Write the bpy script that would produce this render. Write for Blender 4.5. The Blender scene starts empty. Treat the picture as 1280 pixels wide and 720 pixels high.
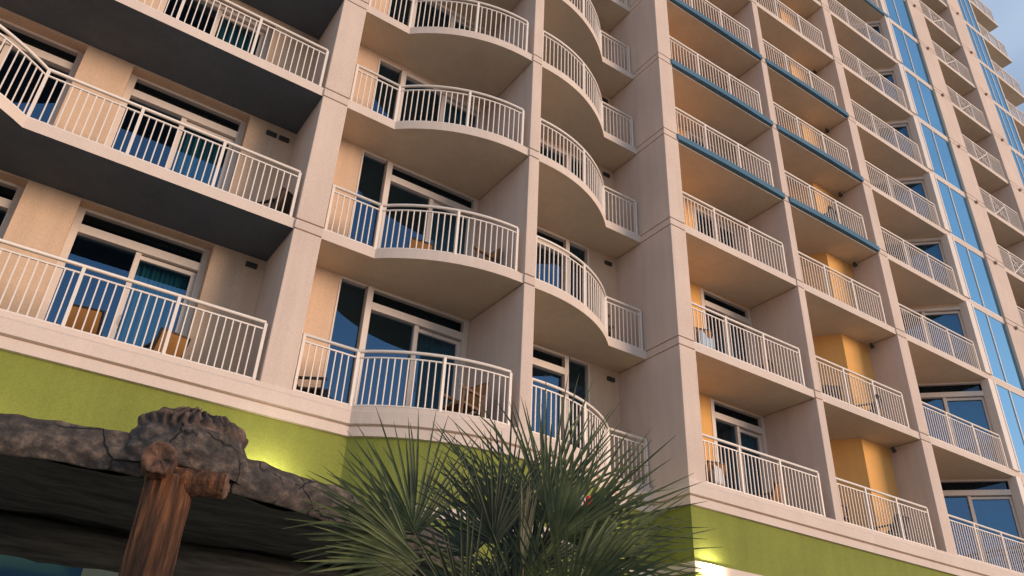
import bpy, bmesh, math, random
from mathutils import Vector, Matrix, noise
random.seed(7)
S = 2.9                       # metres per facade unit
CAMZ = 1.6
sc = bpy.context.scene
COL = sc.collection
R = math.radians

# ------------------------------------------------------------------ materials
def new_mat(name):
    m = bpy.data.materials.new(name); m.use_nodes = True
    nt = m.node_tree
    return m, nt, nt.nodes['Principled BSDF']
def N(nt, t, **kw):
    n = nt.nodes.new(t)
    for k, v in kw.items():
        if k in n.inputs: n.inputs[k].default_value = v
        else: setattr(n, k, v)
    return n
def stucco(name, c, var=.10, bump=.25, rough=.9, streak=.0):
    m, nt, p = new_mat(name); L = nt.links.new
    tc = N(nt, 'ShaderNodeTexCoord'); geo = N(nt, 'ShaderNodeNewGeometry')
    big = N(nt, 'ShaderNodeTexNoise', Scale=.55, Detail=5.0, Roughness=.6)
    fine = N(nt, 'ShaderNodeTexNoise', Scale=38.0, Detail=3.0)
    L(geo.outputs['Position'], big.inputs['Vector']); L(geo.outputs['Position'], fine.inputs['Vector'])
    mp = N(nt, 'ShaderNodeMapping'); mp.inputs['Scale'].default_value = (5, 5, .35)
    L(geo.outputs['Position'], mp.inputs['Vector'])
    st = N(nt, 'ShaderNodeTexNoise', Scale=1.0, Detail=4.0); L(mp.outputs[0], st.inputs['Vector'])
    def scale_mix(val, amt):
        r = N(nt, 'ShaderNodeMapRange'); r.inputs['From Min'].default_value = .3; r.inputs['From Max'].default_value = .7
        r.inputs['To Min'].default_value = 1-amt; r.inputs['To Max'].default_value = 1+amt*.5
        L(val, r.inputs['Value']); return r.outputs[0]
    a = scale_mix(big.outputs['Fac'], var); b = scale_mix(fine.outputs['Fac'], var*.9); s_ = scale_mix(st.outputs['Fac'], var*.5+streak)
    m1 = N(nt, 'ShaderNodeMath', operation='MULTIPLY'); L(a, m1.inputs[0]); L(b, m1.inputs[1])
    m2 = N(nt, 'ShaderNodeMath', operation='MULTIPLY'); L(m1.outputs[0], m2.inputs[0]); L(s_, m2.inputs[1])
    vm = N(nt, 'ShaderNodeVectorMath', operation='SCALE'); vm.inputs[0].default_value = c
    L(m2.outputs[0], vm.inputs['Scale']); L(vm.outputs[0], p.inputs['Base Color'])
    bp = N(nt, 'ShaderNodeBump', Strength=bump, Distance=.01); L(fine.outputs['Fac'], bp.inputs['Height']); L(bp.outputs[0], p.inputs['Normal'])
    p.inputs['Roughness'].default_value = rough; p.inputs['Specular IOR Level'].default_value = .2
    return m
def plain(name, c, rough=.5, metal=0., spec=.5, var=.08, scale=12.):
    m, nt, p = new_mat(name); L = nt.links.new
    geo = N(nt, 'ShaderNodeNewGeometry'); n = N(nt, 'ShaderNodeTexNoise', Scale=scale, Detail=3.0)
    L(geo.outputs['Position'], n.inputs['Vector'])
    r = N(nt, 'ShaderNodeMapRange'); r.inputs['To Min'].default_value = 1-var; r.inputs['To Max'].default_value = 1+var
    L(n.outputs['Fac'], r.inputs['Value'])
    vm = N(nt, 'ShaderNodeVectorMath', operation='SCALE'); vm.inputs[0].default_value = c
    L(r.outputs[0], vm.inputs['Scale']); L(vm.outputs[0], p.inputs['Base Color'])
    p.inputs['Roughness'].default_value = rough; p.inputs['Metallic'].default_value = metal; p.inputs['Specular IOR Level'].default_value = spec
    return m
def glass(name, gloss, trans, fac, rough=.015, wob=.10):
    m, nt, p = new_mat(name); L = nt.links.new
    nt.nodes.remove(p); out = nt.nodes['Material Output']
    g = N(nt, 'ShaderNodeBsdfGlossy', Roughness=rough); g.inputs['Color'].default_value = (*gloss, 1)
    t = N(nt, 'ShaderNodeBsdfTransparent'); t.inputs['Color'].default_value = (*trans, 1)
    geo = N(nt, 'ShaderNodeNewGeometry'); n = N(nt, 'ShaderNodeTexNoise', Scale=.9, Detail=1.0)
    L(geo.outputs['Position'], n.inputs['Vector'])
    b = N(nt, 'ShaderNodeBump', Strength=wob, Distance=.02); L(n.outputs['Fac'], b.inputs['Height']); L(b.outputs[0], g.inputs['Normal'])
    mx = N(nt, 'ShaderNodeMixShader', Fac=fac); L(g.outputs[0], mx.inputs[1]); L(t.outputs[0], mx.inputs[2]); L(mx.outputs[0], out.inputs['Surface'])
    return m
def barky(name, c1, c2, stretch=(14, 14, 1.2), bump=.9, crack=False, rough=.85, sc_=1.0, c3=None):
    m, nt, p = new_mat(name); L = nt.links.new
    tc = N(nt, 'ShaderNodeTexCoord'); mp = N(nt, 'ShaderNodeMapping'); mp.inputs['Scale'].default_value = stretch
    L(tc.outputs['Object'], mp.inputs['Vector'])
    n = N(nt, 'ShaderNodeTexNoise', Scale=sc_*1.5, Detail=8.0, Roughness=.65); L(mp.outputs[0], n.inputs['Vector'])
    cr = N(nt, 'ShaderNodeValToRGB'); e = cr.color_ramp.elements
    e[0].position = .34; e[0].color = (*c1, 1); e[1].position = .68; e[1].color = (*c2, 1)
    if c3: k = e.new(.52); k.color = (*c3, 1)
    L(n.outputs['Fac'], cr.inputs[0])
    col = cr.outputs[0]; h = n.outputs['Fac']
    if crack:
        v = N(nt, 'ShaderNodeTexVoronoi', feature='DISTANCE_TO_EDGE', Scale=3.4)
        nz = N(nt, 'ShaderNodeTexNoise', Scale=3.0, Detail=3.0); L(tc.outputs['Object'], nz.inputs['Vector'])
        ad = N(nt, 'ShaderNodeMix', data_type='VECTOR'); ad.inputs[0].default_value = .2
        L(tc.outputs['Object'], ad.inputs[4]); L(nz.outputs['Color'], ad.inputs[5]); L(ad.outputs[1], v.inputs['Vector'])
        r = N(nt, 'ShaderNodeMapRange'); r.inputs['From Max'].default_value = .022
        nm = N(nt, 'ShaderNodeTexNoise', Scale=2.3, Detail=2.0); L(tc.outputs['Object'], nm.inputs['Vector'])
        rm_ = N(nt, 'ShaderNodeMapRange'); rm_.inputs['From Min'].default_value = .50; rm_.inputs['From Max'].default_value = .62; rm_.inputs['To Max'].default_value = .05; L(nm.outputs['Fac'], rm_.inputs['Value'])
        sm_ = N(nt, 'ShaderNodeMath', operation='ADD'); L(v.outputs['Distance'], sm_.inputs[0]); L(rm_.outputs[0], sm_.inputs[1]); L(sm_.outputs[0], r.inputs['Value'])
        mx = N(nt, 'ShaderNodeMix', data_type='RGBA'); L(r.outputs[0], mx.inputs[0]); mx.inputs[6].default_value = (c1[0]*.25, c1[1]*.25, c1[2]*.25, 1); L(col, mx.inputs[7]); col = mx.outputs[2]
        hm = N(nt, 'ShaderNodeMath', operation='ADD'); L(h, hm.inputs[0]); L(r.outputs[0], hm.inputs[1]); h = hm.outputs[0]
    L(col, p.inputs['Base Color'])
    b = N(nt, 'ShaderNodeBump', Strength=bump, Distance=.02); L(h, b.inputs['Height']); L(b.outputs[0], p.inputs['Normal'])
    p.inputs['Roughness'].default_value = rough
    return m

M = {}
M['stucco'] = stucco('stucco', (.63, .50, .41), var=.085, streak=.015)
M['stucco_back'] = stucco('stucco_back', (.67, .47, .32), var=.11, streak=.02)
M['stucco_yellow'] = stucco('stucco_yellow', (.82, .44, .14))
M['soffit'] = stucco('soffit', (.66, .53, .38))
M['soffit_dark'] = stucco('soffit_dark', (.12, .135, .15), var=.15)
M['trim'] = stucco('trim', (.66, .54, .45), var=.07)
M['slab_blue'] = stucco('slab_blue', (.085, .175, .25), var=.10)
M['green'] = stucco('green', (.222, .245, .05), var=.13, bump=.5)
M['white_metal'] = plain('white_metal', (.72, .63, .545), rough=.4)
M['frame'] = plain('frame', (.66, .565, .48), rough=.5)
M['dark'] = plain('dark', (.015, .014, .013), rough=.7)
M['stud'] = plain('stud', (.30, .19, .13), rough=.6)
M['fixture'] = plain('fixture', (.05, .045, .04), rough=.55)
M['glass'] = glass('glass', (.095, .185, .30), (.72, .88, .90), .42)
M['glass_dark'] = glass('glass_dark', (.05, .08, .12), (.2, .25, .28), .4)
M['glass_cw'] = glass('glass_cw', (.36, .60, .76), (.02, .04, .06), .08, wob=.06)
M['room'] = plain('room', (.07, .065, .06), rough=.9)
M['curtain'] = plain('curtain', (.07, .33, .42), rough=.9, var=.2, scale=3.)
M['wood'] = plain('wood', (.16, .075, .03), rough=.5, var=.3)
M['dark_frame'] = plain('dark_frame', (.02, .014, .012), rough=.5)
M['sling'] = plain('sling', (.34, .15, .035), rough=.8)
M['sling_dark'] = plain('sling_dark', (.06, .035, .02), rough=.8)
M['towel'] = plain('towel', (.45, .60, .72), rough=.95)
M['towel_white'] = plain('towel_white', (.72, .70, .68), rough=.95)
M['sage'] = plain('sage', (.055, .07, .057), rough=.9, spec=.1)
m, nt, p = new_mat('lamp_lens'); p.inputs['Emission Color'].default_value = (1, .86, .6, 1); p.inputs['Emission Strength'].default_value = 6; M['lens'] = m
M['rock'] = barky('rock', (.020, .0155, .012), (.16, .118, .088), stretch=(8, 8, 11), crack=True, c3=(.060, .045, .035), bump=.8)
M['rope'] = barky('rope', (.022, .013, .009), (.17, .105, .075), stretch=(9, 9, 9), c3=(.075, .048, .036))
M['log'] = barky('log', (.016, .007, .0035), (.29, .11, .040), stretch=(16, 16, 1.3), bump=1.3, rough=.95, c3=(.105, .043, .017))
M['logend'] = barky('logend', (.025, .014, .009), (.20, .10, .06), stretch=(9, 9, 9), bump=.8)
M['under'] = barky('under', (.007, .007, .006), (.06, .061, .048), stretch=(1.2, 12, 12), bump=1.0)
M['trunk'] = barky('trunk', (.02, .015, .01), (.13, .085, .05), stretch=(8, 8, 3), bump=1.)
M['paving'] = stucco('paving', (.47, .42, .36), var=.2, bump=.4)
def leafmat(name, c1, c2):
    m, nt, p = new_mat(name); L = nt.links.new
    tc = N(nt, 'ShaderNodeTexCoord'); n = N(nt, 'ShaderNodeTexNoise', Scale=7.0, Detail=3.0); L(tc.outputs['Object'], n.inputs['Vector'])
    cr = N(nt, 'ShaderNodeValToRGB'); e = cr.color_ramp.elements
    e[0].position = .35; e[0].color = (*c1, 1); e[1].position = .7; e[1].color = (*c2, 1); L(n.outputs['Fac'], cr.inputs[0]); L(cr.outputs[0], p.inputs['Base Color'])
    p.inputs['Roughness'].default_value = .5; p.inputs['Specular IOR Level'].default_value = .3
    return m
M['leaf'] = leafmat('leaf', (.026, .038, .012), (.10, .118, .036))
M['leaf_light'] = leafmat('leaf_light', (.05, .062, .02), (.165, .172, .06))
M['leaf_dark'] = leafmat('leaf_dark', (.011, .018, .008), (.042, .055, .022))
M['leaf_dry'] = leafmat('leaf_dry', (.10, .085, .035), (.24, .20, .10))
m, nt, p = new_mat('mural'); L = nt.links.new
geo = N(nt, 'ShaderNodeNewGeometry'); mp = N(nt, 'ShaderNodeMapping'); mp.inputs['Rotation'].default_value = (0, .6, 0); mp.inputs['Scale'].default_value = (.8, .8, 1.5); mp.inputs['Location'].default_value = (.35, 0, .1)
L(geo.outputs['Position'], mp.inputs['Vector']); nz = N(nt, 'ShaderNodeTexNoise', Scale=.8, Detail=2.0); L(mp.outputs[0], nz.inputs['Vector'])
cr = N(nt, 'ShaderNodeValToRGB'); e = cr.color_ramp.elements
e[0].position = .40; e[0].color = (.003, .013, .04, 1); e[1].position = .62; e[1].color = (.02, .05, .05, 1)  # mural colours darkened, shade under the canopy put into the ramp
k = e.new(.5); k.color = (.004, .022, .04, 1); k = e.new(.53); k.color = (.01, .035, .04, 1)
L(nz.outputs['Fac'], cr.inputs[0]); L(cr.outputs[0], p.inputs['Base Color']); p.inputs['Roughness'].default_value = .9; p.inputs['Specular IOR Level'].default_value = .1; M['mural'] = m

# ------------------------------------------------------------------ mesh helpers
def link(o, parent=None):
    COL.objects.link(o)
    if parent is not None: o.parent = parent
    return o
def empty(name, loc=(0, 0, 0), rz=0., parent=None):
    o = bpy.data.objects.new(name, None); o.location = loc; o.rotation_euler = (0, 0, rz); o.empty_display_size = .2
    return link(o, parent)
def tag(o, label=None, cat=None, group=None, kind=None):
    if label: o['label'] = label
    if cat: o['category'] = cat
    if group: o['group'] = group
    if kind: o['kind'] = kind
    return o
class MB:
    def __init__(s): s.v = []; s.f = []; s.mi = []; s.sm = []
    def add(s, vs, fs, mi=0, smooth=False):
        b = len(s.v); s.v += [tuple(v) for v in vs]
        for f in fs: s.f.append([b+i for i in f]); s.mi.append(mi); s.sm.append(smooth)
    def box(s, a, b, mi=0, bev=0.):
        (x0, y0, z0), (x1, y1, z1) = a, b
        if bev <= 0:
            s.add([(x0,y0,z0),(x1,y0,z0),(x1,y1,z0),(x0,y1,z0),(x0,y0,z1),(x1,y0,z1),(x1,y1,z1),(x0,y1,z1)],
                  [(0,3,2,1),(4,5,6,7),(0,1,5,4),(1,2,6,5),(2,3,7,6),(3,0,4,7)], mi)
        else:
            bm = bmesh.new(); bmesh.ops.create_cube(bm, size=1)
            for v in bm.verts: v.co = Vector(((x0+x1)/2+v.co.x*(x1-x0), (y0+y1)/2+v.co.y*(y1-y0), (z0+z1)/2+v.co.z*(z1-z0)))
            bmesh.ops.bevel(bm, geom=bm.edges[:], offset=bev, segments=2, affect='EDGES', profile=.5)
            bm.verts.index_update()
            s.add([v.co for v in bm.verts], [[v.index for v in f.verts] for f in bm.faces], mi); bm.free()
    def prism(s, poly, z0, z1, mi=0, mi_bot=None):
        n = len(poly); A = sum(poly[i][0]*poly[(i+1)%n][1]-poly[(i+1)%n][0]*poly[i][1] for i in range(n))
        if A < 0: poly = poly[::-1]
        vs = [(x, y, z0) for x, y in poly]+[(x, y, z1) for x, y in poly]
        s.add(vs, [tuple(range(n, 2*n))]+[(i, (i+1)%n, n+(i+1)%n, n+i) for i in range(n)], mi)
        s.add([(x, y, z0) for x, y in poly], [tuple(reversed(range(n)))], mi if mi_bot is None else mi_bot)
    def tube(s, pts, r, n=8, mi=0, cap=True, smooth=True):
        pts = [Vector(p) for p in pts]; rr = r if isinstance(r, (list, tuple)) else [r]*len(pts)
        vs = []; up0 = None
        for i, p in enumerate(pts):
            t = (pts[min(i+1, len(pts)-1)]-pts[max(i-1, 0)]).normalized()
            if up0 is None: up0 = Vector((0, 0, 1)) if abs(t.z) < .95 else Vector((1, 0, 0))
            a = t.cross(up0).normalized(); b = a.cross(t).normalized(); up0 = b
            vs += [p+rr[i]*(math.cos(2*math.pi*k/n+math.pi/n)*a+math.sin(2*math.pi*k/n+math.pi/n)*b) for k in range(n)]
        fs = [(i*n+k, i*n+(k+1)%n, (i+1)*n+(k+1)%n, (i+1)*n+k) for i in range(len(pts)-1) for k in range(n)]
        s.add(vs, fs, mi, smooth)
        if cap:
            s.add(vs[:n], [tuple(reversed(range(n)))], mi); s.add(vs[-n:], [tuple(range(n))], mi)
    def bar(s, p, q, w, mi=0): s.tube([p, q], w*.7071, 4, mi, True, False)
    def mesh(s, name, mats):
        me = bpy.data.meshes.new(name); me.from_pydata(s.v, [], s.f)
        for m in mats: me.materials.append(m)
        me.polygons.foreach_set('material_index', s.mi); me.polygons.foreach_set('use_smooth', s.sm); me.update()
        bm = bmesh.new(); bm.from_mesh(me); bmesh.ops.recalc_face_normals(bm, faces=bm.faces[:]); bm.to_mesh(me); bm.free()
        return me
    def build(s, name, mats, parent=None, loc=(0, 0, 0), rz=0.):
        if not isinstance(mats, (list, tuple)): mats = [mats]
        o = bpy.data.objects.new(name, s.mesh(name, mats)); o.location = loc; o.rotation_euler = (0, 0, rz)
        return link(o, parent)
def copy_tree(o, parent=None):
    c = o.copy(); COL.objects.link(c); c.parent = parent
    if o.name.startswith('pane'): c.rotation_euler = (random.uniform(-.003, .003), 0, random.uniform(-.004, .004))
    for ch in list(o.children): copy_tree(ch, c)
    return c

# ------------------------------------------------------------------ facade data (units of S, relative to the lens height)
ZT = [1.785, 2.904, 4.028, 5.028, 5.99, 6.975, 7.965, 8.965, 9.955, 10.93, 11.91, 12.89, 13.87, 14.85]
TH = .072
ZB = [z-TH for z in ZT]
def X(u): return u*S
def Zw(u): return u*S+CAMZ
def arc(cx, side, n=14, dy=0.):
    """arc of radius 1.3 from the straight recessed edge out to the front plane; side=-1: rises to the right"""
    cy = 5.193+dy; a0 = math.atan2(-.948, -.89); pts = []
    for i in range(n+1):
        a = a0+(-math.pi/2-a0)*i/n
        pts.append((1.3*math.cos(a), cy+1.3*math.sin(a)))
    if side < 0: return [(cx+x, y) for x, y in pts]
    return [(cx-x, y) for x, y in reversed(pts)]
A2 = arc(2.55, -1); A3 = arc(2.78, 1); A1 = arc(-1.32, 1)
EDGE1 = [(-1.40, 3.893)]+A1+[(1.10, 4.245)]
EDGE2 = [(1.285, 4.245)]+A2+[(2.612, 3.893)]
EDGE3 = [(2.705, 3.893)]+A3+[(4.064, 4.245)]

hotel = empty('hotel_building', (X(4), X(5), 0))
tag(hotel, 'tall beige hotel with rows of white railed balconies above a lime green base', 'building')
HL = Vector(hotel.location)
def hb(mb, name, mats, parent=None):          # part of the hotel given in world metres
    o = mb.build(name, mats, hotel if parent is None else parent)
    if parent is None: o.location = -HL
    return o

# ---- piers with reveal joints at every floor
def pier(x0, x1, yf, yb, ktop, name='pier', kmin=0):
    mb = MB(); g = .0045
    cuts = []
    for k in range(1, ktop+1): cuts += [ZB[k], ZT[k]]
    lo = 1.735; zs = [lo]+cuts+[ZT[ktop]+1.0]
    for a, b in zip(zs[:-1], zs[1:]):
        mb.box((X(x0), X(yf), Zw(a+(g if a != lo else 0))), (X(x1), X(yb), Zw(b-g)), bev=.012)
    mb.box((X(x0)+.03, X(yf)+.03, Zw(lo)), (X(x1)-.03, X(yb)-.01, Zw(zs[-1])-.05), 1)
    return hb(mb, name, [M['stucco'], M['joint']])
M['joint'] = stucco('joint', (.48, .35, .27))
PIERS = [(-1.49, -1.40, 3.88, 4.9, 4), (1.10, 1.285, 4.232, 4.9, 6), (2.612, 2.705, 3.88, 4.7, 8), (4.064, 4.24, 3.88, 4.7, 9),
         (5.685, 5.78, 3.88, 4.95, 10), (7.23, 7.40, 3.88, 5.2, 12), (9.80, 10.25, 3.865, 5.2, 13), (11.40, 11.885, 3.865, 5.2, 13)]
for a in PIERS: pier(*a)

# ---- horizontal mouldings swept along the base path
PATH = [(-3.2, 3.88), (-1.40, 3.88)]+[(x, y-.013) for x, y in A1]+[(x, y-.010) for x, y in A2]+[(x, y-.010) for x, y in A3]+[(4.064, 4.235), (4.064, 3.88), (13.25, 3.88), (13.25, 5.6)]
def offset_path(path, d):
    out = []
    for i, p in enumerate(path):
        p = Vector(p); ns = []
        for a, b in ((i-1, i), (i, i+1)):
            if a < 0 or b >= len(path): continue
            t = (Vector(path[b])-Vector(path[a]))
            if t.length < 1e-6: continue
            t.normalize(); ns.append(Vector((t.y, -t.x)))
        n = sum(ns, Vector((0, 0))); n.normalize()
        out.append(p+n*(d/max(.3, n.dot(ns[0]))))
    return out
def sweep(prof, mat, name):
    mb = MB(); rows = [[(X(q.x), X(q.y), Zw(z)) for q in offset_path(PATH, o)] for o, z in prof]
    n = len(PATH)
    for a, b in zip(rows[:-1], rows[1:]):
        mb.add(a+b, [(i, i+1, n+i+1, n+i) for i in range(n-1)])
    me_o = hb(mb, name, mat)
    return me_o
sweep([(-.06, 1.783), (.004, 1.783), (.004, 1.756), (.036, 1.734), (.036, 1.662), (.012, 1.655), (.012, 1.648), (.022, 1.648), (.022, 1.592), (-.03, 1.590)], M['trim'], 'cornice')
sweep([(0, 1.60), (0, 1.20)], M['green'], 'base_wall')
sweep([(-.02, 1.214), (.022, 1.214), (.022, 1.150), (-.02, 1.150)], M['trim'], 'ledge')
sweep([(.006, 1.16), (.006, -CAMZ/S-.02)], M['green'], 'lower_wall')

# ---- slabs
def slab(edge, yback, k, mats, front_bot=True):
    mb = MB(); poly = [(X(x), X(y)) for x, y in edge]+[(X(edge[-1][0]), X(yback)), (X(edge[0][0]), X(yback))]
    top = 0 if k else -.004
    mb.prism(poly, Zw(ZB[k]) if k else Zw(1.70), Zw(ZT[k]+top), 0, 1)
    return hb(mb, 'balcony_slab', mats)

# ---- railings (local frame: world metres minus floor height, copied to every level)
def resample(pts, step):
    out = [Vector(pts[0])]; acc = 0
    for a, b in zip(pts[:-1], pts[1:]):
        a = Vector(a); b = Vector(b); L = (b-a).length; d = step-acc
        while d < L: out.append(a+(b-a)*(d/L)); d += step
        acc = (acc+L) % step
    return out
def railing(edge, posts, z0=0., split=True, brace=False, step=.122, inset=.02, end0=.022, end1=.03):
    """edge: polyline in units. posts: x positions (units)"""
    q = [Vector((p.x*S, p.y*S)) for p in offset_path(edge, -inset)]
    H = .372*S
    def along(p, z): return (p.x, p.y, z)
    rail = MB()
    q[0] = q[0]+(q[1]-q[0]).normalized()*end0*S; q[-1] = q[-1]+(q[-2]-q[-1]).normalized()*end1*S
    rail.tube([along(p, .045) for p in q], .017, 4, smooth=False); rail.tube([along(p, H-.125) for p in q], .019, 4, smooth=False)
    pts = resample(q, step)
    px = []
    for xp in posts:
        xm = xp*S
        for a, b in zip(q[:-1], q[1:]):
            if min(a.x, b.x)-1e-4 <= xm <= max(a.x, b.x)+1e-4 and abs(b.x-a.x) > 1e-5:
                px.append(a+(b-a)*((xm-a.x)/(b.x-a.x))); break
    px = [q[0]]+px+[q[-1]]
    for p in pts:
        if min((p-c).length for c in px) < step*.42: continue
        if brace and px[1].x < p.x < px[2].x: continue
        rail.bar(along(p, .045), along(p, H-.125), .020)
    if brace:
        a, b = px[1], px[2]
        rail.bar(along(a, .06), along(b, H-.13), .035); rail.bar(along(a, H-.13), along(b, .06), .035)
        for i in range(1, 8):
            p = a+(b-a)*i/8; rail.bar(along(p, .045), along(p, H-.125), .012)
        for f in (.25, .5, .75):
            for zz in (.3, .55, .8):
                c = a+(b-a)*f; z = .05+(H-.2)*zz
                rail.tube([(c.x+.05*math.cos(t*math.pi/6), c.y, z+.05*math.sin(t*math.pi/6)) for t in range(13)], .012, 4, cap=False)
    hand = MB(); ext = [q[0]-(q[1]-q[0]).normalized()*.03]+q[1:-1]+[q[-1]]
    hand.tube([along(p, H) for p in ext], .032, 8)
    pm = []
    for p in px:
        b = MB(); b.box((p.x-.026, p.y-.026, -.01), (p.x+.026, p.y+.026, H-.02)); b.box((p.x-.055, p.y-.05, .001), (p.x+.055, p.y+.05, .014)); pm.append(b)
    if not split:
        for b in pm: rail.add(b.v, b.f)
        pm = []
    r = rail.build('balcony_railing', M['white_metal'], hotel)
    hand.build('handrail', M['white_metal'], r)
    for b in pm: b.build('post', M['white_metal'], r)
    return r
def place_rails(r, ks, first=True):
    for i, k in enumerate(ks):
        c = r if i == 0 else copy_tree(r, hotel)
        c.location = Vector((0, 0, Zw(ZT[k])))-HL

# ---- doors (local: x along the opening, y inwards, z from floor)
def door(w, h, htr, flip=False, panel=0., curtain=True):
    """w,h opening of the door in units; htr transom top or None; flip: sliding leaf on the left; panel: fixed pane width on the open side"""
    W = w*S; Hh = h*S; fw = .045*S; f = MB(); y0, y1 = -.012, .16
    def fb(x0, x1, z0, z1, ya=y0, yb=y1): f.box((x0, ya, z0), (x1, yb, z1), bev=.006)
    top = (htr if htr else h)*S
    fb(0, fw, 0, top); fb(W-fw*.9, W, 0, top); hd_ = .058*S if htr else .035*S; fb(fw, W-fw*.9, Hh-hd_, Hh)
    if htr: fb(fw, W-fw*.9, top-.018*S, top)
    fb(fw, W-fw*.9, 0, .035*S)
    mid = W*.5
    z1 = Hh-hd_
    fb(mid-.017*S, mid+.017*S, .035*S, z1, .03, .155)
    # sliding leaf frame
    (sx0, sx1) = (mid+.017*S, W-fw*.9) if not flip else (fw, mid-.017*S)
    for a, b, c, d in ((sx0, sx1, z1-.035*S, z1-.008*S), (sx1-.03*S, sx1, .035*S, z1-.036*S)) if not flip else ((sx0, sx1, z1-.035*S, z1-.008*S), (sx0, sx0+.03*S, .035*S, z1-.036*S)):
        f.box((a+.002, .075, c), (b-.002, .15, d), 0)
    def pane(x0, x1, z0, z1, y, par, mat):
        b = MB(); b.add([(x0, y, z0), (x1, y, z0), (x1, y, z1), (x0, y, z1)], [(0, 1, 2, 3)]); return b.build('pane', mat, par)
    if panel:
        P = panel*S
        px0, px1 = (-P, 0) if panel > 0 else (W, W-P)
        f.box((px0, y0, 0), (px0+.012*S, y1, top)) if panel > 0 else f.box((px1-.012*S, y0, 0), (px1, y1, top))
        f.box((min(px0, px1)+.012*S, y0, top-.012*S), (max(px0, px1)-.012*S, y1, top))
    o = f.build('sliding_door', M['frame'], hotel)
    pane(fw+.002, mid-.017*S, .037*S, z1-.002, .105 if not flip else .125, o, M['glass'])
    pane(mid+.017*S, W-fw*.9-.002, .037*S, z1-.002, .125 if not flip else .105, o, M['glass'])
    if htr: pane(fw+.002, W-fw*.9-.002, Hh+.002, top-.019*S, .10, o, M['glass_dark'])
    if panel: pane(min(px0, px1)+.013*S, max(px0, px1)-.013*S, .02, top-.013*S, .10, o, M['glass'])
    hd = MB(); hx = mid-.05*S if not flip else mid+.05*S
    hx = sx0+.01*S if not flip else sx1-.01*S
    hd.tube([(hx, -.01, .36*S), (hx, -.045, .37*S), (hx, -.045, .42*S), (hx, -.01, .43*S)], .009, 6)
    hd.build('handle', M['fixture'], o)
    if curtain:
        c = MB(); n = 60; x0, x1 = (mid+.03, W-fw) if not flip else (fw, mid-.03)
        vs = []
        for i in range(n+1):
            x = x0+(x1-x0)*i/n; y = .30+.035*math.sin(i*1.25)+.015*math.sin(i*.53); vs += [(x, y, .02), (x, y, top-.03)]
        c.add(vs, [(2*i, 2*i+2, 2*i+3, 2*i+1) for i in range(n)], smooth=True)
        c.build('curtain', M['curtain'], o)
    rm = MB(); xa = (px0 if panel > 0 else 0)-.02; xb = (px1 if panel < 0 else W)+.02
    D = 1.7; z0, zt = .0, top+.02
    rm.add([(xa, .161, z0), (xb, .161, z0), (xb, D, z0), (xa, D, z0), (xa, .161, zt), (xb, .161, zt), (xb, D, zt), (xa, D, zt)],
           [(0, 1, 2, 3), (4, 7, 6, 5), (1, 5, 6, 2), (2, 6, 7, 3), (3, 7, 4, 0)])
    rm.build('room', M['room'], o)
    return o
def wall_holes(L, z0, z1, holes, mat, th=.125, y=0.):
    """wall 0..L (units) x z0..z1 with holes [(x0,x1,ztop)] starting at z0"""
    mb = MB(); xs = 0.
    for x0, x1, zt in sorted(holes):
        if x0 > xs: mb.box((xs*S, y, z0*S), (x0*S, y+th, z1*S))
        mb.box((x0*S, y, zt*S), (x1*S, y+th, z1*S)); xs = x1
    if xs < L: mb.box((xs*S, y, z0*S), (L*S, y+th, z1*S))
    return mb
def put(o, x, y, k, rz=0.):
    o.location = Vector((X(x), X(y), Zw(ZT[k])))-HL; o.rotation_euler = (0, 0, rz)

# =================================================== bays of the left wing
DH = .924; TR = 1.036
# bay one (two doors), back wall y = 4.74
for k in range(0, 5):
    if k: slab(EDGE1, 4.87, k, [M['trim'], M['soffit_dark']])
def bay_walls(x0, L, y, ks, holes_tall, holes_short, mat, th=.125):
    for k in ks:
        h = ZB[k+1]-ZT[k]; hs = holes_tall if h > 1.0 else holes_short
        o = wall_holes(L, -.03, h+.03, [(a, b, min(c, h+.02)) for a, b, c in hs], mat, th).build('back_wall', mat, hotel)
        put(o, x0, y, k)
SH = .880
bay_walls(-1.40, 2.50, 4.74, range(0, 5), [(.25, 1.06, TR), (1.35, 2.155, TR)], [(.25, 1.06, SH), (1.35, 2.155, SH)], M['stucco_back'], th=.40)
def put_doors(tall, short, spots, ks):
    used = {}
    for k in ks:
        src = tall if ZB[k+1]-ZT[k] > 1.0 else short
        for x, y, rz in spots:
            o = src if id(src) not in used else copy_tree(src, hotel)
            used[id(src)] = 1; put(o, x, y, k, rz)
put_doors(door(.805, DH, TR), door(.805, SH, None), [(-.05, 4.825, 0)], range(0, 4))
put_doors(door(.81, DH, TR, flip=True), door(.81, SH, None, flip=True), [(-1.15, 4.825, 0)], range(0, 4))
place_rails(railing(EDGE1, [-.43, .084, .576]), range(0, 5))
# bay two, back wall 4.58, panel on the left of the door
for k in range(1, 7): slab(EDGE2, 4.64, k, [M['trim'], M['soffit']])
bay_walls(1.285, 1.327, 4.58, range(0, 6), [(.285, 1.315, TR)], [(.285, 1.315, SH)], M['stucco_back'])
put_doors(door(.82, DH, TR, panel=.21), door(.82, SH, None, panel=.21), [(1.78, 4.58, 0)], range(0, 5))
place_rails(railing(EDGE2, [1.66, 2.117], end1=.055), range(0, 6))
# bay three, the mirror image
for k in range(1, 9): slab(EDGE3, 4.64, k, [M['trim'], M['soffit']])
bay_walls(2.705, 1.359, 4.58, range(0, 8), [(.012, 1.045, TR)], [(.012, 1.045, SH)], M['stucco_back'])
put_doors(door(.82, DH, TR, flip=True, panel=-.21), door(.82, SH, None, flip=True, panel=-.21), [(2.72, 4.58, 0)], range(0, 5))
place_rails(railing(EDGE3, [3.225, 3.66], end0=.012), range(0, 7))

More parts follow.
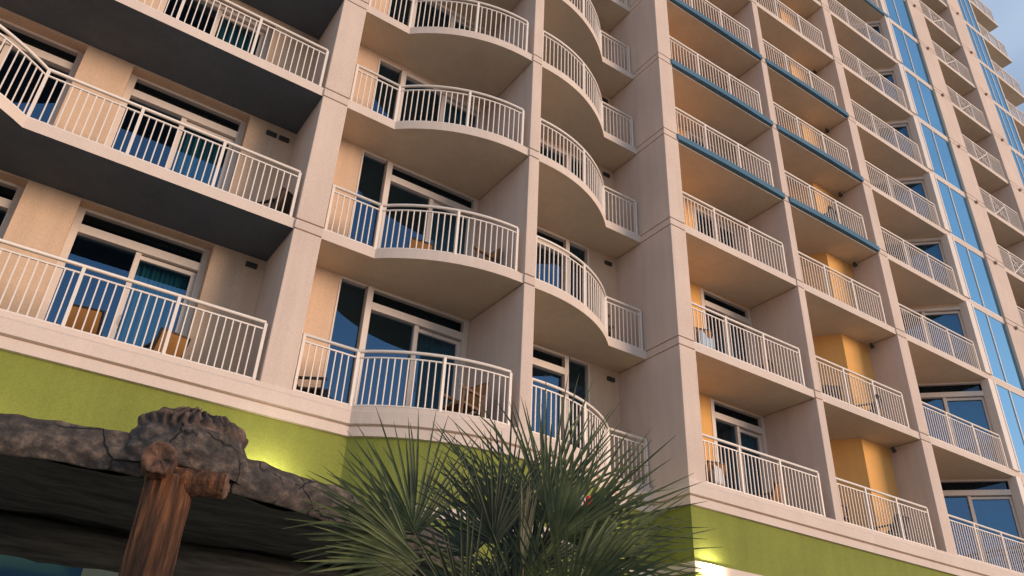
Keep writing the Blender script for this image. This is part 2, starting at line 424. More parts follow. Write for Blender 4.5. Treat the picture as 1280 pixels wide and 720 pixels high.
# =================================================== bays of the right wing
YF = 3.89
def bslab(x0, x1, yb, k, blue=False, yf=YF):
    if blue:
        n = 10; e = [(x0-.012+(x1-x0+.024)*i/n, 3.866-.012*math.sin(math.pi*i/n)) for i in range(n+1)]
        mb = MB(); mb.prism([(X(a), X(b)) for a, b in e]+[(X(e[-1][0]), X(3.879)), (X(x1), X(3.879)), (X(x1), X(3.90)), (X(x0), X(3.90)), (X(x0), X(3.879)), (X(e[0][0]), X(3.879))], Zw(ZB[k])+.035, Zw(ZT[k])+.004)
        hb(mb, 'slab_edge', M['slab_blue'])
        yf = 3.90
    if k == 0: return
    return slab([(x0, yf), (x1, yf)], yb, k, [M['trim'], M['soffit']])
BE = lambda x0, x1: [(x0, YF), (x1, YF)]
# first bay
for k in range(0, 9): bslab(4.24, 5.685, 4.52, k, k in (3, 4, 5))
bay_walls(4.24, 1.445, 4.45, range(0, 9), [(.75, 1.44, TR)], [(.75, 1.44, SH)], M['stucco_yellow'])
put_doors(door(.69, DH, TR), door(.69, SH, None), [(4.99, 4.45, 0)], range(0, 4))
ra = railing(BE(4.24, 5.685), [4.655, 5.115], end0=.002, end1=.105); place_rails(ra, range(0, 4))
place_rails(railing(BE(4.24, 5.685), [4.655, 5.115], split=False, end0=.002, end1=.105), range(4, 8))
# second bay: yellow bay wall with an angled return
for k in range(0, 10): bslab(5.78, 7.23, 5.0, k, k in (3, 4, 5))
ang = math.atan2(.53, -.36)
for k in range(0, 10):
    h = ZB[k+1]-ZT[k]
    mb = MB(); mb.prism([(X(6.79), X(4.22)), (X(7.235), X(4.22)), (X(7.235), X(4.98)), (X(6.29), X(4.98))], Zw(ZT[k])-.03, Zw(ZB[k+1])+.03)
    hb(mb, 'back_wall', M['stucco_yellow'])
    w = wall_holes(.62, -.03, h+.03, [(.03, .60, min(TR, h+.02) if h > 1 else SH)], M['stucco_yellow']).build('back_wall', M['stucco_yellow'], hotel); put(w, 5.76, 4.88, k)
put_doors(door(.57, DH, TR), door(.57, SH, None), [(5.79, 4.88, 0)], range(0, 2))
rb = railing(BE(5.78, 7.23), [6.20, 6.636], end0=.004, end1=.13); place_rails(rb, range(0, 4))
place_rails(railing(BE(5.78, 7.23), [6.20, 6.636], split=False, end0=.004, end1=.13), range(4, 9))
# third bay: angled glass wall running out to the curtain wall post
for k in range(0, 12): bslab(7.40, 9.80, 5.2, k, False)
for k in (8, 9):
    mb = MB(); mb.box((X(7.405), X(3.868), Zw(ZB[k])+.01), (X(9.0), X(3.889), Zw(ZT[k])+.004)); hb(mb, 'slab_edge', M['slab_blue'])
P0 = Vector((7.88, 5.02)); P1 = Vector((8.955, 3.915)); AL = (P1-P0).length; aw = math.atan2(P1.y-P0.y, P1.x-P0.x)
for k in range(0, 12):
    h = ZB[k+1]-ZT[k]
    w = wall_holes(AL, -.03, h+.03, [(AL-.93, AL-.02, min(TR, h+.02) if h > 1 else SH)], M['stucco_back'], th=.12).build('back_wall', M['stucco_back'], hotel); put(w, P0.x, P0.y, k, aw)
    mb = MB(); mb.box((X(7.40), X(5.02), Zw(ZT[k])-.03), (X(7.93), X(5.10), Zw(ZB[k+1])+.03)); hb(mb, 'back_wall', M['stucco_yellow'])
dd = (P1-P0).normalized(); q = P0+dd*(AL-.93)
put_doors(door(.91, DH, TR), door(.91, SH, None), [(q.x, q.y, aw)], range(0, 9))
rc = railing(BE(7.40, 8.87), [7.86, 8.335], end0=.004, end1=.01); place_rails(rc, range(0, 4))
place_rails(railing(BE(7.40, 8.87), [7.86, 8.335], split=False, end0=.004, end1=.01), range(4, 11))
# curtain walls
def curtain_wall(x0, x1, ms, ks, post=None):
    for k in ks:
        z0, z1 = ZT[k], ZB[k+1]
        f = MB()
        if post: f.box((X(post[0]), X(3.872), Zw(z0)), (X(post[1]), X(3.965), Zw(z1)), bev=.01)
        if post: f.box((X(post[1])-.03, X(3.866), Zw(z0)), (X(post[1])+.035, X(3.868)+.06, Zw(z1)), 1)
        edges = [x0]+ms+[x1]
        for m_ in ms: f.box((X(m_)-.022, X(3.888), Zw(z0)+.05), (X(m_)+.022, X(3.96), Zw(z1)-.05), 1)
        f.box((X(x0), X(3.8915), Zw(z1)-.03), (X(x1), X(3.96), Zw(z1)), 1); f.box((X(x0), X(3.8915), Zw(z0)), (X(x1), X(3.96), Zw(z0)+.03), 1)
        if not post: f.box((X(x1)-.03, X(3.885), Zw(z0)), (X(x1)+.06, X(4.2), Zw(z1)), 1)
        o = hb(f, 'curtain_wall', [M['frame'], M['white_metal']])
        for a, b in zip(edges[:-1], edges[1:]):
            g = MB(); g.box((X(a)+.01, X(3.897), Zw(z0)+.04), (X(b)-.01, X(3.90), Zw(z1)-.05)); g.build('pane', M['glass_cw'], o)
        mb = MB(); mb.box((X(x0), X(4.0), Zw(z0)), (X(x1), X(4.05), Zw(z1))); mb.build('room', M['room'], o)
curtain_wall(9.03, 9.80, [9.385], range(0, 12), (8.905, 9.03))
for k in range(3, 14):
    bslab(11.885, 12.53, 5.2, k)
curtain_wall(11.885, 12.50, [12.09, 12.295], range(3, 13))
# fourth bay with lattice panels, fifth bay at the end
for k in range(3, 14): bslab(10.25, 11.40, 4.9, k)
bay_walls(10.25, 1.15, 4.75, range(3, 13), [(.25, .95, TR)], [(.25, .95, SH)], M['stucco_back'])
put_doors(door(.70, DH, TR), door(.70, SH, None), [(10.50, 4.75, 0)], range(3, 5))
rd = railing(BE(10.25, 11.40), [10.62, 11.0], split=False, brace=True, end0=.004, end1=.02); place_rails(rd, range(3, 13))
E5 = [(12.53, YF), (13.55, YF), (13.55, 4.9)]
for k in range(6, 14):
    slab([(12.53, YF), (13.55, YF)], 4.9, k, [M['trim'], M['soffit']])
bay_walls(12.50, .75, 4.62, range(6, 13), [], [], M['stucco_back'])
mb = MB(); mb.box((X(13.20), X(4.62)+.126, 0), (X(13.249), X(7.9), Zw(14.9))); hb(mb, 'end_wall', M['stucco'])
re = railing(E5, [12.88, 13.22], split=False, end0=.004, end1=.02); place_rails(re, range(6, 13))
# core behind the rooms
mb = MB(); mb.box((X(-1.5), X(5.65), 0), (X(13.19), X(7.9), Zw(14.9))); hb(mb, 'core', M['stucco'])

# ---- small fixtures on the building
def vent(x, y, z):
    mb = MB(); mb.box((X(x)-.11, X(y)-.05, Zw(z)-.05), (X(x)+.11, X(y)+.01, Zw(z)+.05), bev=.008)
    for i in range(4): mb.box((X(x)-.09, X(y)-.062, Zw(z)-.04+i*.022), (X(x)+.09, X(y)-.048, Zw(z)-.03+i*.022))
    hb(mb, 'wall_vent', M['fixture'])
vent(1.01, 4.74, 2.765); vent(.925, 4.74, 3.86); vent(1.02, 4.74, 3.86)
for k in range(0, 4):
    vent(3.97, 4.58, ZB[k+1]-.085)
def ceiling_lamp(x, y, z):
    mb = MB(); mb.tube([(X(x), X(y), Zw(z)), (X(x), X(y), Zw(z)-.06), (X(x), X(y)-.03, Zw(z)-.13)], [.05, .05, .07], 12); hb(mb, 'wall_lamp', M['fixture'])
for k in range(0, 3): ceiling_lamp(1.33, 4.53, ZB[k+1]-.045)
for k in range(0, 6): ceiling_lamp(7.16, 4.14, ZB[k+1]-.03)
for k in range(3, 13):
    for x in (9.985, 11.64):
        mb = MB(); mb.tube([(X(x), X(3.865)+.01, Zw(ZB[k])-.05), (X(x), X(3.865)-.05, Zw(ZB[k])-.05), (X(x), X(3.865)-.09, Zw(ZB[k])-.05)], [.07, .075, .045], 12); hb(mb, 'facade_stud', M['stud'])
# uplights on the green base
def uplight(x, y, z, watt):
    mb = MB(); mb.tube([(X(x), X(y), Zw(z)-.25), (X(x), X(y), Zw(z))], .06, 14); mb.box((X(x)-.03, X(y), Zw(z)-.2), (X(x)+.03, X(y)+.16, Zw(z)-.1))
    o = hb(mb, 'wall_uplight', M['fixture'])
    l = MB(); l.tube([(X(x), X(y), Zw(z)+.001), (X(x), X(y), Zw(z)+.012)], .05, 14); l.build('lens', M['lens'], o)
    d = bpy.data.lights.new('uplight_bulb', 'SPOT'); d.energy = watt; d.color = (1, .88, .62); d.shadow_soft_size = .06; d.spot_size = R(150); d.spot_blend = 1.0
    b = bpy.data.objects.new('uplight_bulb', d); b.location = (X(x), X(y), Zw(z)+.08); b.rotation_euler = Vector((0, -1, -.25)).to_track_quat('Z', 'Y').to_euler(); link(b, o)
uplight(1.22, 4.07, 1.15, 55); uplight(-.10, 4.07, .98, 24); uplight(4.19, 3.80, 1.10, 100); uplight(3.30, 3.91, 1.08, 110)
# painted panel under the ledge
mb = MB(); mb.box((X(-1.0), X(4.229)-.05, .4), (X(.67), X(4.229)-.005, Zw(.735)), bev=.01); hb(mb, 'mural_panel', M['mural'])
mb = MB(); mb.box((X(.50), X(4.229)-.056, .4), (X(.672), X(4.229)-.052, Zw(.735)), bev=.0); hb(mb, 'mural_panel', M['sage'])

# ------------------------------------------------------------------ balcony chairs
def make_chair(sling, frame):
    t = empty('armchair')
    def part(mb, n, m): return mb.build(n, m, t)
    f = MB()
    for sx in (-.29, .29):
        f.bar((sx, -.27, 0), (sx, -.25, .62), .045); f.bar((sx, .30, 0), (sx, .24, .62), .045)
        f.bar((sx, -.32, .635), (sx, .30, .615), .055)
        f.bar((sx, -.26, .36), (sx, .27, .32), .04)
    f.bar((-.27, -.25, .35), (.27, -.25, .35), .04); f.bar((-.27, .27, .30), (.27, .27, .30), .04)
    part(f, 'frame', M[frame])
    s = MB(); s.box((-.26, -.26, .36), (.26, .24, .40), bev=.015); part(s, 'seat', M[sling])
    b = MB()
    n = 8; vs = []
    for i in range(n+1):
        a = i/n; y = .22+.20*a+.03*math.sin(a*math.pi); z = .36+.58*a
        vs += [(-.25, y, z), (.25, y, z), (.25, y+.03, z), (-.25, y+.03, z)]
    fs = [(4*i+j, 4*i+(j+1) % 4, 4*i+4+(j+1) % 4, 4*i+4+j) for i in range(n) for j in range(4)]+[(3, 2, 1, 0), (4*n, 4*n+1, 4*n+2, 4*n+3)]
    b.add(vs, fs); bo = part(b, 'backrest', M[sling])
    r = MB()
    for sx in (-.27, .27): r.bar((sx, .20, .30), (sx, .45, .97), .04)
    r.bar((-.27, .45, .96), (.27, .45, .96), .04); r.build('back_frame', M[frame], bo)
    return t
CH = {'tan': make_chair('sling', 'dark_frame'), 'wood': make_chair('sling', 'wood'), 'dark': make_chair('sling_dark', 'dark_frame')}
first = {}
def chair(kind, x, y, k, rz, label):
    src = CH[kind]; o = src if kind not in first else copy_tree(src); first[kind] = 1
    o.location = (X(x), X(y), Zw(ZT[k])+.002); o.rotation_euler = (0, 0, R(rz)); o.scale = (.95, .95, 1.0) if kind == 'wood' else (.9, .9, .68)
    tag(o, label, 'chair', 'armchairs on the balconies')
# rz 180: backrest towards the viewer
chair('tan', .19, 4.57, 0, 170, 'tan armchair left of the middle post on the lowest balcony above the log canopy')
chair('tan', .60, 4.57, 0, 195, 'tan armchair by the right post of the lowest balcony above the log canopy')
chair('dark', 1.00, 4.46, 1, 210, 'dark armchair in the right corner of the far left balcony one floor up')
chair('wood', 2.33, 4.12, 0, -75, 'wooden armchair facing left on the lowest bowed balcony above the palm')
chair('dark', 1.46, 4.42, 0, 60, 'black armchair before the tall dark pane on the lowest bowed balcony')
chair('tan', 2.02, 4.42, 1, 175, 'tan armchair before the door on the second bowed balcony')
chair('wood', 2.42, 4.22, 1, -80, 'wooden armchair facing left at the right end of the second bowed balcony')
chair('dark', 2.44, 4.20, 2, -80, 'dark armchair at the right end of the third bowed balcony')
chair('wood', 3.72, 4.42, 1, 40, 'wooden armchair behind the short straight railing beside the tall side wall')
chair('dark', 3.70, 4.42, 2, 30, 'dark armchair behind the short straight railing one floor below the top curved ones')
chair('tan', 4.50, 4.12, 1, 165, 'tan armchair by the yellow wall on the corner balcony, second floor up')
chair('dark', 5.30, 4.18, 1, 200, 'dark armchair at the right of the second corner balcony')
chair('tan', 4.52, 4.12, 0, 165, 'tan armchair by the yellow wall on the lowest corner balcony above the green base')
chair('tan', 5.22, 4.16, 0, 190, 'tan armchair before the glass door on the lowest corner balcony')
chair('wood', 6.00, 4.12, 0, 100, 'wooden armchair at the left of the lowest balcony with the yellow angled wall')
chair('dark', 6.70, 4.05, 0, 175, 'dark armchair before the yellow wall on the lowest middle balcony')
chair('dark', 6.25, 4.15, 1, 150, 'dark armchair at the left of the second yellow walled balcony')
chair('dark', 6.68, 4.05, 1, 200, 'dark armchair leaning back near the right post of the second yellow walled balcony')
chair('dark', 6.55, 4.05, 3, 190, 'dark armchair behind the railing above the lowest blue slab edge')
chair('dark', 2.25, 4.22, 3, -70, 'dark armchair on the highest bowed balcony in view above the palm')
# towels on chairs / rails
def towel(x, y, z, w, mat, label):
    mb = MB(); n = 12; vs = []
    for i in range(n+1):
        a = i/n; zz = -.42*a if a < .5 else -.42*(1-a); yy = -.035 if a < .5 else .035
        if abs(a-.5) < .01: yy = 0
        for j in range(7):
            u = j/6; vs.append((X(x)+(u-.5)*w, X(y)+(-.04 if a < .45 else .04 if a > .55 else 0)+.012*math.sin(j*1.9+i*.5), Zw(z)+(-.5*abs(a-.5)*2)*.9))
    mb.add(vs, [(i*7+j, i*7+j+1, i*7+8+j, i*7+7+j) for i in range(n) for j in range(6)], smooth=True)
    o = mb.build('beach_towel', mat); sm = o.modifiers.new('thick', 'SOLIDIFY'); sm.thickness = .012
    tag(o, label, 'towel')
towel(4.50, 4.00, ZT[1]+.225, .45, M['towel'], 'pale blue towel hung over the tan armchair on the second corner balcony')
towel(4.50, 4.00, ZT[0]+.22, .30, M['towel_white'], 'white cloth hung over the tan armchair on the lowest corner balcony')

# ------------------------------------------------------------------ canopy of carved rock and logs
canopy = empty('log_canopy', (.95, 5.1, 0))
tag(canopy, 'carved rock edged canopy on a brown tree trunk post at lower left', 'canopy')
CL = Vector(canopy.location)
def cn(mb, name, mats, parent=None):
    o = mb.build(name, mats, canopy if parent is None else parent)
    if parent is None: o.location = -CL
    return o
FP = [(-2.6, 6.2), (-1.3, 5.62), (-.04, 5.30), (.62, 5.14), (.95, 5.06), (1.35, 5.11), (1.86, 5.28), (2.5, 5.48), (3.3, 5.95), (3.9, 6.6)]
def fz(x):      # top and bottom heights (camera relative) of the carved edge
    top = 1.62 if x < .7 else 1.62
    return top
def fpy(x):
    for (xa, ya), (xb, yb) in zip(FP[:-1], FP[1:]):
        if xa <= x <= xb: return ya+(yb-ya)*(x-xa)/(xb-xa)
    return FP[-1][1] if x > 0 else FP[0][1]
def resamp(path, step):
    out = []
    for a, b in zip(path[:-1], path[1:]):
        a = Vector(a); b = Vector(b); n = max(1, int((b-a).length/step))
        out += [a+(b-a)*i/n for i in range(n)]
    return out+[Vector(path[-1])]
def disp(p, sc_, amp):
    v = noise.voronoi(p*sc_)[0]; e = min(.35, (v[1]-v[0]))
    return amp*(e*1.6-.3)+amp*.7*noise.fractal(p*7, 1.0, 2.0, 4)
fpts = resamp(FP, .022); n = len(fpts); mb = MB(); rows = 20; vs = []
for j in range(rows+1):
    a = j/rows
    for i, p in enumerate(fpts):
        t = (fpts[min(i+1, n-1)]-fpts[max(i-1, 0)]).normalized(); nr = Vector((t.y, -t.x))
        zb = 1.385+.02*noise.noise(Vector((p.x*2, 7, 1))); zt = 1.625+.03*noise.noise(Vector((p.x*2.2, 3, 0)))+.012*noise.noise(Vector((p.x*9, 3, 5)))
        bul = .03*math.sin(math.pi*min(1, a*1.05))
        q = Vector((p.x+nr.x*bul, p.y+nr.y*bul, zb+(zt-zb)*a))
        d = disp(q, 3.6, .017)
        vs.append((q.x+nr.x*d, q.y+nr.y*d, q.z+CAMZ+.25*d))
vs += [(p.x-(.0), p.y+.45, 1.60+CAMZ) for p in fpts]
fs = [(j*n+i, j*n+i+1, (j+1)*n+i+1, (j+1)*n+i) for j in range(rows+1) for i in range(n-1)]
b0 = len(vs); vs += [(p.x, p.y+.16, 1.45+CAMZ) for p in fpts]
fs += [(b0+i, b0+i+1, i+1, i) for i in range(n-1)]
mb.add(vs, fs, 0, True)
cn(mb, 'carved_edge', M['rock'])
# soffit with rough plank relief, sloping slightly to the back, and a low back beam
mb = MB(); nx, ny = 90, 40; vs = []
for j in range(ny+1):
    for i in range(nx+1):
        x = -2.6+6.4*i/nx; yf = fpy(x)+.10; b = j/ny; y = yf+(6.75-yf)*b
        z = 1.43-.07*b+.045*noise.fractal(Vector((x*1.3, y*5, 2)), 1, 2, 5)-.07*abs(noise.noise(Vector((x*.9, y*3.2, 9))))
        vs.append((x, y, z+CAMZ))
mb.add(vs, [(j*(nx+1)+i, j*(nx+1)+i+1, (j+1)*(nx+1)+i+1, (j+1)*(nx+1)+i) for j in range(ny) for i in range(nx)], 0, True)
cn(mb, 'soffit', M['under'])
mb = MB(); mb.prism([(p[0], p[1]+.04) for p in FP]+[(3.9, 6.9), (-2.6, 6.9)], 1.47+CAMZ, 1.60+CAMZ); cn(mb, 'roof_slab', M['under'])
def log(p0, p1, r0, r1, seed, nseg=40, nr=56, groove=.10, flare=0., endcup=True):
    p0 = Vector(p0); p1 = Vector(p1); ax = (p1-p0).normalized(); L = (p1-p0).length
    ref = Vector((0, 0, 1)) if abs(ax.z) < .8 else Vector((1, 0, 0)); a = ax.cross(ref).normalized(); b = ax.cross(a)
    vs = []; mb = MB()
    for i in range(nseg+1):
        t = i/nseg; r = r0+(r1-r0)*t
        c = p0+ax*L*t+a*.012*math.sin(t*4+seed)
        for k in range(nr):
            th = 2*math.pi*k/nr; d = Vector((math.cos(th), math.sin(th), 0))
            wq = .35*noise.noise(Vector((t*L*2.2, seed, d.x))); g = noise.fractal(Vector((d.x*2.6+seed+wq, d.y*2.6+wq, t*L*2.3)), 1, 2, 4); g2 = abs(noise.noise(Vector((d.x*4.5+seed+wq*2, d.y*4.5-wq, t*L*2.0))))
            rr = r*(1+groove*1.3*g-groove*1.5*max(0, .25-g2)*2)
            vs.append(c+rr*(math.cos(th)*a+math.sin(th)*b))
    mb.add(vs, [(i*nr+k, i*nr+(k+1) % nr, (i+1)*nr+(k+1) % nr, (i+1)*nr+k) for i in range(nseg) for k in range(nr)], 0, True)
    for e, base in ((1, nseg*nr), (0, 0)):
        rim = vs[base:base+nr]; c = sum((Vector(v) for v in rim), Vector())/nr; rings = [rim]
        for f, dz in ((.86, .012), (.6, -.006), (.3, -.014)):
            rm_r = sum((Vector(v)-c).length for v in rim)/nr; rings.append([c+((Vector(v)-c)*.35+(Vector(v)-c).normalized()*rm_r*.65)*f+ax*(dz if e else -dz)+ax*.01*noise.noise(Vector(v)*30) for v in rim])
        allv = [v for rg in rings for v in rg]+[c-ax*(.015 if e else -.015)]
        fs = [(q*nr+k, q*nr+(k+1) % nr, (q+1)*nr+(k+1) % nr, (q+1)*nr+k) for q in range(3) for k in range(nr)]+[(3*nr+k, 3*nr+(k+1) % nr, 4*nr) for k in range(nr)]
        mb.add(allv, fs, 1, True)
    return mb
cn(log((.95, 5.04, 0), (.92, 5.02, 1.36+CAMZ), .16, .135, 1.3), 'trunk_post', [M['log'], M['logend']])
cn(log((.93, 5.35, 1.46+CAMZ), (.775, 4.72, 1.395+CAMZ), .10, .092, 5.1, 24, 64, .07), 'log_beam', [M['log'], M['logend']])
cn(log((.80, 5.02, 1.36+CAMZ), (1.20, 4.86, 1.345+CAMZ), .085, .075, 9.7, 24, 64, .08), 'log_beam', [M['log'], M['logend']])
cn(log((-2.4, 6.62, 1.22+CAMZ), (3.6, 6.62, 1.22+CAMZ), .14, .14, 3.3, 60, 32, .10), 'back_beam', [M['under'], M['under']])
# knotted mound on the corner
mb = MB(); nu, nv = 150, 60; vs = []
for j in range(nv+1):
    ph = math.pi*.62*(j/nv)-.35
    for i in range(nu+1):
        th = math.pi*(i/nu)*1.1-.16
        d = Vector((math.cos(th)*math.cos(ph), -math.sin(th)*math.cos(ph), math.sin(ph)))
        up = max(0., min(1., (d.z-.56-.10*noise.noise(d*2.5))/.12))
        rid = .024*(1+.8*noise.noise(d*4))*math.sin(th*27+2.5*math.sin(ph*5)+3.0*noise.noise(d*3.1)) if up > 0 else 0
        q = Vector((d.x*(.37+.05*max(0, -d.x)), d.y*.26, d.z*.285))
        dd_ = disp(q+Vector((3, 0, 0)), 6.5, .03)*(1-up)+up*(.025+rid+.02*noise.noise(q*22))
        q = q+d*dd_
        vs.append((1.02+q.x, 5.20+q.y, 1.54+q.z+CAMZ))
mb.add(vs, [(j*(nu+1)+i, j*(nu+1)+i+1, (j+1)*(nu+1)+i+1, (j+1)*(nu+1)+i) for j in range(nv) for i in range(nu)], 0, True)
o = cn(mb, 'carved_mound', [M['rock'], M['rope']])
for f_ in o.data.polygons:
    z_ = (f_.center.z-1.54-CAMZ)/.30
    if z_ > .56: f_.material_index = 1

# ------------------------------------------------------------------ fan palm
PC = Vector((2.46, 3.62, CAMZ+.80))
palm = empty('fan_palm', (PC.x, PC.y, 0))
tag(palm, 'spiky dark green fan palm in front of the green base wall', 'palm')
cy_, sy_ = math.cos(R(-33)), math.sin(R(-33))
RIGHT = Vector((cy_, sy_, 0)); AWAY = Vector((-sy_, cy_, 0)); UP = Vector((0, 0, 1))
PX = 4.45/1002.6
def frond(hub, main, spread, ln, nb, mat, fold=.25, droop=.05, seed=0, w=.0112, base=None):
    """hub: (right px, up px, away m) from the crown centre; main: (right, up, away) direction"""
    rnd = random.Random(seed)
    H = PC+RIGHT*hub[0]*PX+UP*hub[1]*PX+AWAY*hub[2]
    d = (RIGHT*main[0]+UP*main[1]+AWAY*main[2]).normalized()
    side = d.cross(AWAY+Vector((rnd.uniform(-.2, .2), rnd.uniform(-.2, .2), rnd.uniform(-.2, .2)))).normalized(); nrm = side.cross(d).normalized()
    mb = MB()
    b = base if base is not None else PC+Vector((rnd.uniform(-.05, .05), rnd.uniform(-.05, .05), -.15))
    mid = (b+H)/2+UP*.04
    mb.tube([b, mid, H, H+d*ln*.20-UP*.05*ln], [.016, .012, .009, .003], 6)
    nb = int(nb*1.35)
    for i in range(nb):
        a = R(spread)*(i/(nb-1)-.5)+rnd.uniform(-.035, .035)
        L = ln*(.78+.22*math.cos(a*.9))*rnd.uniform(.78, 1.08)
        rib = ln*.13*max(0, math.cos(a*1.2))**1.5; H0 = H+d*rib-UP*.25*rib; arch = rnd.uniform(-.02, .03)
        dirv = (d*math.cos(a)+side*math.sin(a)+nrm*(fold*abs(math.sin(a))*rnd.uniform(.5, 1.2)+rnd.uniform(-.08, .08))).normalized()
        wv = dirv.cross(nrm).normalized()
        nz = dirv.cross(wv)
        K = 6; vs = []
        kink = rnd.random() < .07
        for k in range(K+1):
            t = k/K; ww = w*rnd.uniform(.97, 1.0)*(min(1, .35+2.2*t)*(1-t)**.75 if t < 1 else 0)+.0008
            p = H0+dirv*(L-rib*.6)*t-UP*droop*L*t*t*rnd.uniform(.95, 1.05)+wv*arch*L*t*t
            if kink and t > .6: p = p-UP*.35*L*(t-.6)
            vs += [p+wv*ww+nz*ww*.35, p, p-wv*ww+nz*ww*.35]
        mb.add(vs, [(3*k+c, 3*k+c+1, 3*k+4+c, 3*k+3+c) for k in range(K) for c in (0, 1)], 0, False)
    o = mb.build('frond', mat, palm); o.location = -Vector(palm.location)
    return o
FR = [ # hub(px right, up, away)  main            spread len  n   mat
 ((-118,  46, -.10), (-.35, .95, -.1), 120, .74, 22, 'leaf'),
 ((-122,  36, -.25), (-1.0, .20, -.3), 110, .60, 20, 'leaf'),
 ((-100,  10, -.35), (-1.0, -.12, -.12), 100, .56, 24, 'leaf_light'),
 ((  -8,  66,  .20), (-.20, 1.0, .1), 100, .86, 22, 'leaf_dark'),
 ((  28,  74,  .00), ( .22, 1.0, .0), 130, .95, 32, 'leaf'),
 ((  50,  50, -.10), ( .75, .75, -.1), 120, .80, 26, 'leaf'),
 ((  62,  24, -.15), ( 1.0, .38, -.1), 110, .70, 24, 'leaf_light'),
 ((  70, -10, -.15), ( 1.0, -.02, -.2), 110, .60, 22, 'leaf'),
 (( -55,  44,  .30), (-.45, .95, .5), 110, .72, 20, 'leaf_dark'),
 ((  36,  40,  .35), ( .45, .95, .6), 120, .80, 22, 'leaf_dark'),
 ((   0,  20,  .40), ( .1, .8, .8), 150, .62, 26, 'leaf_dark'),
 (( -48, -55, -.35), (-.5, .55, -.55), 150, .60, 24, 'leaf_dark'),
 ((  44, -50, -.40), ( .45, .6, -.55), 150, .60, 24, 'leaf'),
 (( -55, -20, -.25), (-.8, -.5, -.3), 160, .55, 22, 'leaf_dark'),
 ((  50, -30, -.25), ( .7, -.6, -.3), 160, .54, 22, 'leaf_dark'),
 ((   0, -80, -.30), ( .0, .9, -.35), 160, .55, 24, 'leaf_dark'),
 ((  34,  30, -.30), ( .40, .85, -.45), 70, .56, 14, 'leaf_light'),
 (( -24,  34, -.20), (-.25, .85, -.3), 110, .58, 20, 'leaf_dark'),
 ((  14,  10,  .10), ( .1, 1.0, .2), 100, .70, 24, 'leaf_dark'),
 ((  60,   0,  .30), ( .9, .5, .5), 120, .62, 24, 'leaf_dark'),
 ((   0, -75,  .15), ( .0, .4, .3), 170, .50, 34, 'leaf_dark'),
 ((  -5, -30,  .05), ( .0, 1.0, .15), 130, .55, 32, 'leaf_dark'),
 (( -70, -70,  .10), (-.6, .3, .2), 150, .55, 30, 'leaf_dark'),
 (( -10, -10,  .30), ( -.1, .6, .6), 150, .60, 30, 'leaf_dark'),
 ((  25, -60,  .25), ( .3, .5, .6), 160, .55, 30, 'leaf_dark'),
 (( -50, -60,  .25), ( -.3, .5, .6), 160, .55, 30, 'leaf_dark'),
 ((  60, -50,  .10), ( .8, .25, .1), 130, .52, 24, 'leaf'),
]
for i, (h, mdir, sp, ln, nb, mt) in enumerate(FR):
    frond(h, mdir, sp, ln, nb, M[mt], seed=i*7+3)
# folded young leaf in the middle and a few dry strips
o = frond((5, 0, -.34), (.05, 1, -.05), 14, .42, 12, M['leaf_dry'], seed=99, w=.013, droop=.0); 
mb = MB()
def log_trunk():
    b = log((PC.x, PC.y, 0), (PC.x, PC.y, PC.z-.10), .15, .17, 2.2, 40, 40, .22); return b
o = log_trunk().build('trunk', [M['trunk'], M['trunk']], palm); o.location = -Vector(palm.location)
# small ribbon caught in the fronds
H = PC+RIGHT*72*PX+UP*82*PX-AWAY*.35
mb = MB()
M['ribbon'] = plain('ribbon', (.62, .03, .035), rough=.6); M['ribbon_w'] = plain('ribbon_w', (.7, .55, .52), rough=.7)
for s_, mi in ((1, 0), (-1, 1)):
    vs = []
    for i in range(8):
        t = i/7; c = H+RIGHT*s_*.035*math.sin(t*math.pi)*(.6 if s_ < 0 else 1)-UP*.03*math.sin(t*6)*.6+RIGHT*.01*t
        vs += [c+UP*.012, c-UP*.012]
    mb.add(vs, [(2*i, 2*i+2, 2*i+3, 2*i+1) for i in range(7)], mi, True)
o = mb.build('ribbon', [M['ribbon'], M['ribbon_w']]); o.modifiers.new('thick', 'SOLIDIFY').thickness = .004
tag(o, 'small red and white ribbon caught among the palm blades', 'ribbon')

# ------------------------------------------------------------------ ground
mb = MB(); g = 3000
mb.add([(-g, -g, 0), (g, -g, 0), (g, g, 0), (-g, g, 0)], [(0, 1, 2, 3)])
tag(mb.build('ground', M['paving']), kind='structure')

# ------------------------------------------------------------------ light, sky, camera
CLOUD_OFF = (0, 0, 0); CLOUD_COL = (2.5, 2.9, 3.6, 1)
SUN_EL, SUN_AZ = 6.0, 36.0            # azimuth measured from the facade normal towards the right
to_sun = Vector((math.sin(R(SUN_AZ))*math.cos(R(SUN_EL)), -math.cos(R(SUN_AZ))*math.cos(R(SUN_EL)), math.sin(R(SUN_EL))))
w = bpy.data.worlds.new('World'); sc.world = w; w.use_nodes = True; nt = w.node_tree
sky = nt.nodes.new('ShaderNodeTexSky'); sky.sky_type = 'NISHITA'; sky.sun_disc = False
sky.sun_elevation = R(SUN_EL); sky.sun_rotation = math.atan2(to_sun.x, to_sun.y); sky.air_density = 1.4; sky.dust_density = .6; sky.ozone_density = 3.5
bg = nt.nodes['Background']
tcw = nt.nodes.new('ShaderNodeTexCoord'); mpw = nt.nodes.new('ShaderNodeMapping'); mpw.inputs['Scale'].default_value = (1.2, 1.2, 2.6); mpw.inputs['Location'].default_value = CLOUD_OFF
nzw = nt.nodes.new('ShaderNodeTexNoise'); nzw.inputs['Scale'].default_value = 1.5; nzw.inputs['Detail'].default_value = 6; nzw.inputs['Roughness'].default_value = .55
rpw = nt.nodes.new('ShaderNodeMapRange'); rpw.inputs['From Min'].default_value = .14; rpw.inputs['From Max'].default_value = .72; rpw.inputs['To Max'].default_value = .66
mxw = nt.nodes.new('ShaderNodeMix'); mxw.data_type = 'RGBA'; mxw.inputs[7].default_value = CLOUD_COL
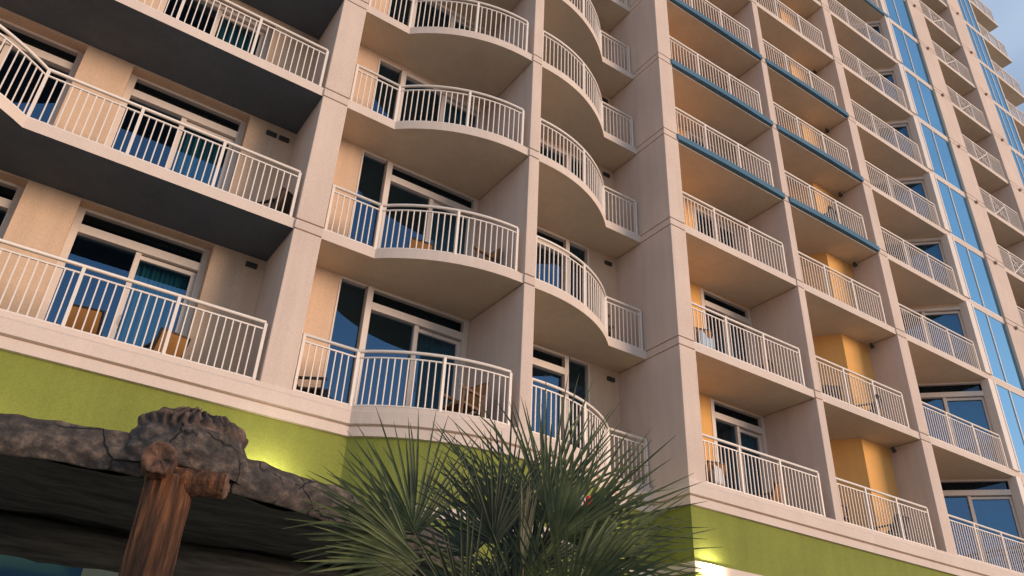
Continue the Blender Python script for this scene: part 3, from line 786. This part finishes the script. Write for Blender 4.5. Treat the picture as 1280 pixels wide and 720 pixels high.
nt.links.new(tcw.outputs['Generated'], mpw.inputs['Vector']); nt.links.new(mpw.outputs[0], nzw.inputs['Vector']); nt.links.new(nzw.outputs['Fac'], rpw.inputs['Value'])
sxw = nt.nodes.new('ShaderNodeSeparateXYZ'); nt.links.new(tcw.outputs['Generated'], sxw.inputs[0])
hzw = nt.nodes.new('ShaderNodeMapRange'); hzw.inputs['From Min'].default_value = .30; hzw.inputs['From Max'].default_value = .60; hzw.inputs['To Min'].default_value = 1.0; hzw.inputs['To Max'].default_value = 0
mxf = nt.nodes.new('ShaderNodeMath'); mxf.operation = 'MAXIMUM'
nt.links.new(sxw.outputs[2], hzw.inputs['Value']); nt.links.new(rpw.outputs[0], mxf.inputs[0]); nt.links.new(hzw.outputs[0], mxf.inputs[1])
nt.links.new(mxf.outputs[0], mxw.inputs[0]); nt.links.new(sky.outputs[0], mxw.inputs[6]); nt.links.new(mxw.outputs[2], bg.inputs['Color']); bg.inputs['Strength'].default_value = .15
sl = bpy.data.lights.new('sun', 'SUN'); sl.energy = 2.0; sl.angle = R(28); sl.color = (1, .73, .53)
so = bpy.data.objects.new('sun', sl); so.rotation_euler = to_sun.to_track_quat('Z', 'Y').to_euler(); link(so)

cam = bpy.data.cameras.new('camera'); co = bpy.data.objects.new('camera', cam); link(co)
yaw, pitch, roll = R(32.94967789), R(30.74737244), R(2.84336571)
F = Vector((math.sin(yaw)*math.cos(pitch), math.cos(yaw)*math.cos(pitch), math.sin(pitch)))
r_ = Vector((math.cos(yaw), -math.sin(yaw), 0)); u_ = r_.cross(F); c, s = math.cos(roll), math.sin(roll)
rr = c*r_+s*u_; uu = -s*r_+c*u_
co.matrix_world = Matrix(((rr.x, uu.x, -F.x, 0), (rr.y, uu.y, -F.y, 0), (rr.z, uu.z, -F.z, CAMZ), (0, 0, 0, 1)))
cam.sensor_width = 36; cam.lens = 1002.61/1280*36; cam.clip_end = 6000; cam.clip_start = .05
sc.camera = co
sc.view_settings.view_transform = 'Standard'; sc.view_settings.look = 'None'; sc.view_settings.gamma = 1; sc.view_settings.exposure = .97
